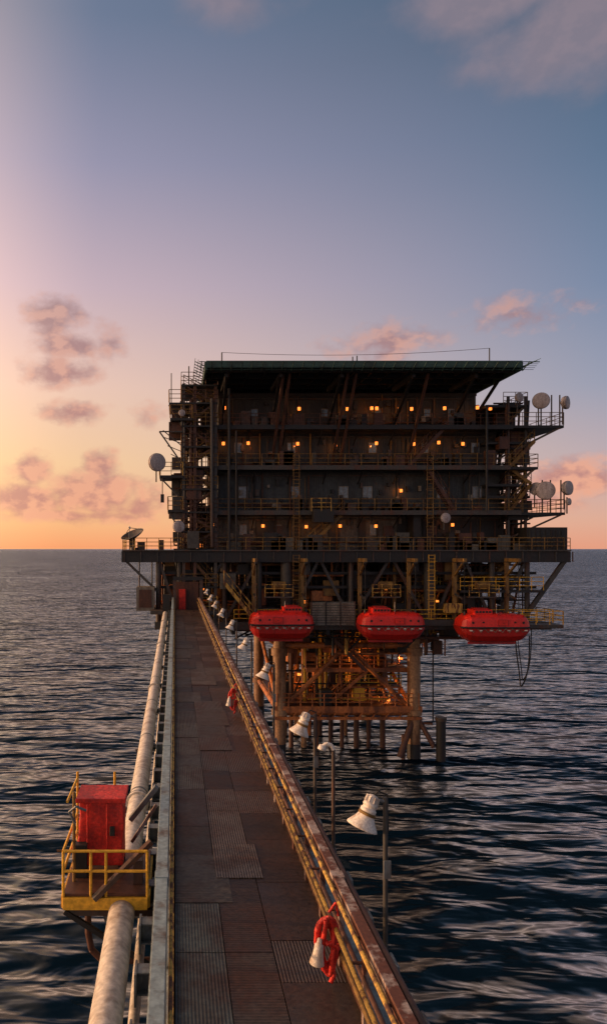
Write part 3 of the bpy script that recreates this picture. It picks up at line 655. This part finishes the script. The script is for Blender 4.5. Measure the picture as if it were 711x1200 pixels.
def dish(u,v,Y,r):
    x,z=EX(u,Y),EZ(v,Y); e=empty('satellite_dish',(x,Y,z)); b=MB()
    d=Vector((-.35,-.30,.85)).normalized(); p=Vector((x,Y,z))
    prof=[(.35*r*(q/8)**2,r*q/8) for q in range(9)]; b.lathe(p,d,prof,'steel',28); b.lathe(p-d*.03,d,prof[::-1],'dark',28)
    b.lathe(p,d,[(.35*r,r),(.38*r,r*1.02),(.33*r,r*1.02)],'grey',28)
    _,_,a,c=b.frame(p,p+d); f=p+d*.95*r
    for k in range(3):
        th=k*2.09; b.cyl(tuple(p+d*.33*r+(a*math.cos(th)+c*math.sin(th))*r*.95),tuple(f),.03,'grey',5)
    b.cyl(tuple(f-d*.1),tuple(f+d*.12),.09,'white',8)
    b.cyl((x,Y+.2,18.85),(x,Y+.2,z),.12,'steel',10); b.beam((x,Y+.2,z-.4),tuple(p-d*.05),.15,.15,'dark'); b.cyl((x,Y+.2,18.85),(x,Y+.2,19.1),.35,'steel',12)
    b.build('parabolic_reflector',e)
dish(157,630,61.8,1.0)
g_=empty('bridge_landing_gate',(1,59.4,14)); b=MB()
b.box(-1.0,-.4,59.6,60.6,13.9,15.2,'dark'); b.box(.0,2.0,61.2,61.4,13.9,16.2,'brown')
b.box(-.15,.1,59.45,59.7,13.9,16.4,'steel'); b.box(2.05,2.3,59.45,59.7,13.9,16.4,'steel'); b.box(-.15,2.3,59.4,59.65,16.41,16.7,'dark'); b.box(.35,.9,60.9,61.15,13.9,15.6,'redfab')
b.build('gate_frame',g_)

# ------------------------------------------------------------------ world: dusk sky with clouds
w=bpy.data.worlds.new('World'); sc.world=w; w.use_nodes=True; nt=w.node_tree; N=nt.nodes; L=nt.links; N.clear()
out=N.new('ShaderNodeOutputWorld'); tc=N.new('ShaderNodeTexCoord'); sp_=N.new('ShaderNodeSeparateXYZ'); L.new(tc.outputs['Generated'],sp_.inputs[0])
x,y,z=sp_.outputs
SUN_AZ=math.radians(-84); SUN_EL=math.radians(8)
el=mth('ARCSINE',z); az=mth('ARCTAN2',x,y)
ca=mth('COSINE',mth('SUBTRACT',az,math.radians(-60)))
def mrange(v,a,b_,c=0,d=1,smooth=False):
    k=N.new('ShaderNodeMapRange'); k.interpolation_type='SMOOTHSTEP' if smooth else 'LINEAR'
    L.new(v,k.inputs['Value']); 
    for nm,vv in (('From Min',a),('From Max',b_),('To Min',c),('To Max',d)): k.inputs[nm].default_value=vv
    return k.outputs[0]
wf=mrange(ca,-.02,.70)
def ramp(v,stops):
    r=N.new('ShaderNodeValToRGB'); L.new(v,r.inputs[0]); e=r.color_ramp.elements
    while len(e)<len(stops): e.new(.5)
    for q,(p,c) in zip(e,stops): q.position=p; q.color=(*s2l(c),1)
    return r.outputs[0]
def evz(v,u): 
    return math.atan((643-v)/math.hypot(F,u-205))
zz=mth('MAXIMUM',mth('DIVIDE',el,1.5708),0)
left=ramp(zz,[(0,(255,166,110)),(evz(612,0)/1.5708,(255,190,130)),(evz(540,0)/1.5708,(255,208,156)),(evz(450,0)/1.5708,(248,206,182)),(evz(330,0)/1.5708,(212,184,192)),(evz(180,0)/1.5708,(162,156,180)),(evz(0,0)/1.5708,(116,128,154)),(.75,(74,96,128)),(1,(52,74,108))])
right=ramp(zz,[(0,(230,158,130)),(evz(610,700)/1.5708,(224,172,150)),(evz(540,700)/1.5708,(192,172,176)),(evz(450,700)/1.5708,(154,158,178)),(evz(330,700)/1.5708,(122,138,166)),(evz(180,700)/1.5708,(96,118,146)),(evz(0,700)/1.5708,(76,98,122)),(.75,(42,66,90)),(1,(30,52,76))])
mxs=N.new('ShaderNodeMix'); mxs.data_type='RGBA'; L.new(wf,mxs.inputs['Factor']); L.new(right,mxs.inputs['A']); L.new(left,mxs.inputs['B'])
clouds=[(62,372,42,30,1.35),(80,404,46,18,1.25),(72,436,54,20,1.35),(130,402,28,22,.7),(85,482,44,15,1.15),(178,488,26,14,.8),(28,584,80,26,1.25),(110,580,80,32,1.45),(36,554,30,24,1.25),(118,546,24,22,1.15),(165,590,34,24,1.0),(80,604,130,12,.9),(448,402,75,22,.9),(672,562,70,30,1.3),(640,590,60,16,1.0),(600,368,65,18,.7),(690,25,170,60,1.15),(570,5,120,45,1.0),(270,8,70,20,.55)]
cmb=N.new('ShaderNodeCombineXYZ'); L.new(az,cmb.inputs[0]); L.new(el,cmb.inputs[1])
Mx=None
for (u,v,ru,rv,wt) in clouds:
    a=math.atan((u-205)/F); hyp=math.hypot(F,u-205); e_=math.atan((643-v)/hyp); ra=ru/hyp; re=rv/hyp
    vm=N.new('ShaderNodeVectorMath'); vm.operation='MULTIPLY_ADD'; L.new(cmb.outputs[0],vm.inputs[0]); vm.inputs[1].default_value=(1/ra,1/re,0); vm.inputs[2].default_value=(-a/ra,-e_/re,0)
    ln=N.new('ShaderNodeVectorMath'); ln.operation='LENGTH'; L.new(vm.outputs[0],ln.inputs[0])
    q=mth('MULTIPLY_ADD',ln.outputs['Value'],-wt,wt)
    Mx=q if Mx is None else mth('MAXIMUM',Mx,q)
Mx=mth('MAXIMUM',Mx,-1.0)
def cn(scale,det,off=(0,0,0),rg=.55):
    mp=N.new('ShaderNodeMapping'); mp.inputs['Scale'].default_value=(1,1,1.5); mp.inputs['Location'].default_value=off; L.new(tc.outputs['Generated'],mp.inputs['Vector'])
    n=N.new('ShaderNodeTexNoise'); n.inputs['Scale'].default_value=scale; n.inputs['Detail'].default_value=det; n.inputs['Roughness'].default_value=rg; L.new(mp.outputs[0],n.inputs['Vector']); return n.outputs['Fac']
nz=cn(27,7)
hi_=mrange(el,.32,.48,0,1,True)
nzh=cn(10,6,(3,0,0),.52)
nn_=mth('ADD',mth('MULTIPLY',nz,mth('SUBTRACT',1.0,hi_)),mth('MULTIPLY',nzh,hi_))
dens=mth('ADD',Mx,mth('MULTIPLY',mth('SUBTRACT',nn_,.47),2.2))
dens=mth('MULTIPLY',mrange(dens,-.10,.90,0,1,True),mth('MULTIPLY_ADD',hi_,-.12,.88))
sh=mrange(mth('SUBTRACT',nz,cn(27,3,(.012,0,-.016))),-.08,.08)
sh=mth('ADD',mth('MULTIPLY',sh,mth('MULTIPLY_ADD',hi_,-.8,1.0)),mth('MULTIPLY',hi_,.3))
warm=mrange(el,.02,.5)
c_lit=N.new('ShaderNodeMix'); c_lit.data_type='RGBA'; L.new(warm,c_lit.inputs['Factor']); c_lit.inputs['A'].default_value=(*s2l((246,172,138)),1); c_lit.inputs['B'].default_value=(*s2l((170,146,152)),1)
c_dk=N.new('ShaderNodeMix'); c_dk.data_type='RGBA'; L.new(warm,c_dk.inputs['Factor']); c_dk.inputs['A'].default_value=(*s2l((202,136,124)),1); c_dk.inputs['B'].default_value=(*s2l((126,120,134)),1)
cc=N.new('ShaderNodeMix'); cc.data_type='RGBA'; L.new(sh,cc.inputs['Factor']); L.new(c_dk.outputs['Result'],cc.inputs['A']); L.new(c_lit.outputs['Result'],cc.inputs['B'])
fin=N.new('ShaderNodeMix'); fin.data_type='RGBA'; L.new(dens,fin.inputs['Factor']); L.new(mxs.outputs['Result'],fin.inputs['A']); L.new(cc.outputs['Result'],fin.inputs['B'])
dv=Vector((math.sin(SUN_AZ)*math.cos(SUN_EL),math.cos(SUN_AZ)*math.cos(SUN_EL),math.sin(SUN_EL)))
dt=N.new('ShaderNodeVectorMath'); dt.operation='DOT_PRODUCT'; L.new(tc.outputs['Generated'],dt.inputs[0]); dt.inputs[1].default_value=tuple(dv)
gl=mth('POWER',mrange(dt.outputs['Value'],.24,1.0),1.5)
gv=N.new('ShaderNodeVectorMath'); gv.operation='SCALE'; gv.inputs[0].default_value=(1.0,.58,.30); L.new(mth('MULTIPLY',gl,2.9),gv.inputs['Scale'])
fa=N.new('ShaderNodeVectorMath'); fa.operation='ADD'; L.new(fin.outputs['Result'],fa.inputs[0]); L.new(gv.outputs[0],fa.inputs[1])
bg=N.new('ShaderNodeBackground'); L.new(fa.outputs[0],bg.inputs['Color']); bg.inputs['Strength'].default_value=.97
sky=N.new('ShaderNodeTexSky'); sky.sky_type='NISHITA'; sky.sun_disc=False; sky.sun_elevation=SUN_EL; sky.sun_rotation=SUN_AZ
bg2=N.new('ShaderNodeBackground'); L.new(sky.outputs[0],bg2.inputs['Color']); bg2.inputs['Strength'].default_value=.004
ad=N.new('ShaderNodeAddShader'); L.new(bg.outputs[0],ad.inputs[0]); L.new(bg2.outputs[0],ad.inputs[1]); L.new(ad.outputs[0],out.inputs[0])

sun=bpy.data.lights.new('sun','SUN'); sun.energy=3.2; sun.angle=math.radians(.6); sun.color=(1,.54,.27)
so=bpy.data.objects.new('sun',sun); sc.collection.objects.link(so)
so.rotation_euler=dv.to_track_quat('Z','Y').to_euler(); so.location=(-50,0,60)

cam=bpy.data.cameras.new('camera'); co=bpy.data.objects.new('camera',cam); sc.collection.objects.link(co)
co.location=(0,0,CAMZ); co.rotation_euler=(math.radians(90),0,0)
cam.sensor_width=36; cam.lens=F/1200*36; cam.shift_x=150.5/1200; cam.shift_y=43/1200; cam.clip_end=100000; cam.clip_start=.1
sc.camera=co
sc.view_settings.view_transform='Standard'; sc.view_settings.look='None'; sc.view_settings.exposure=0
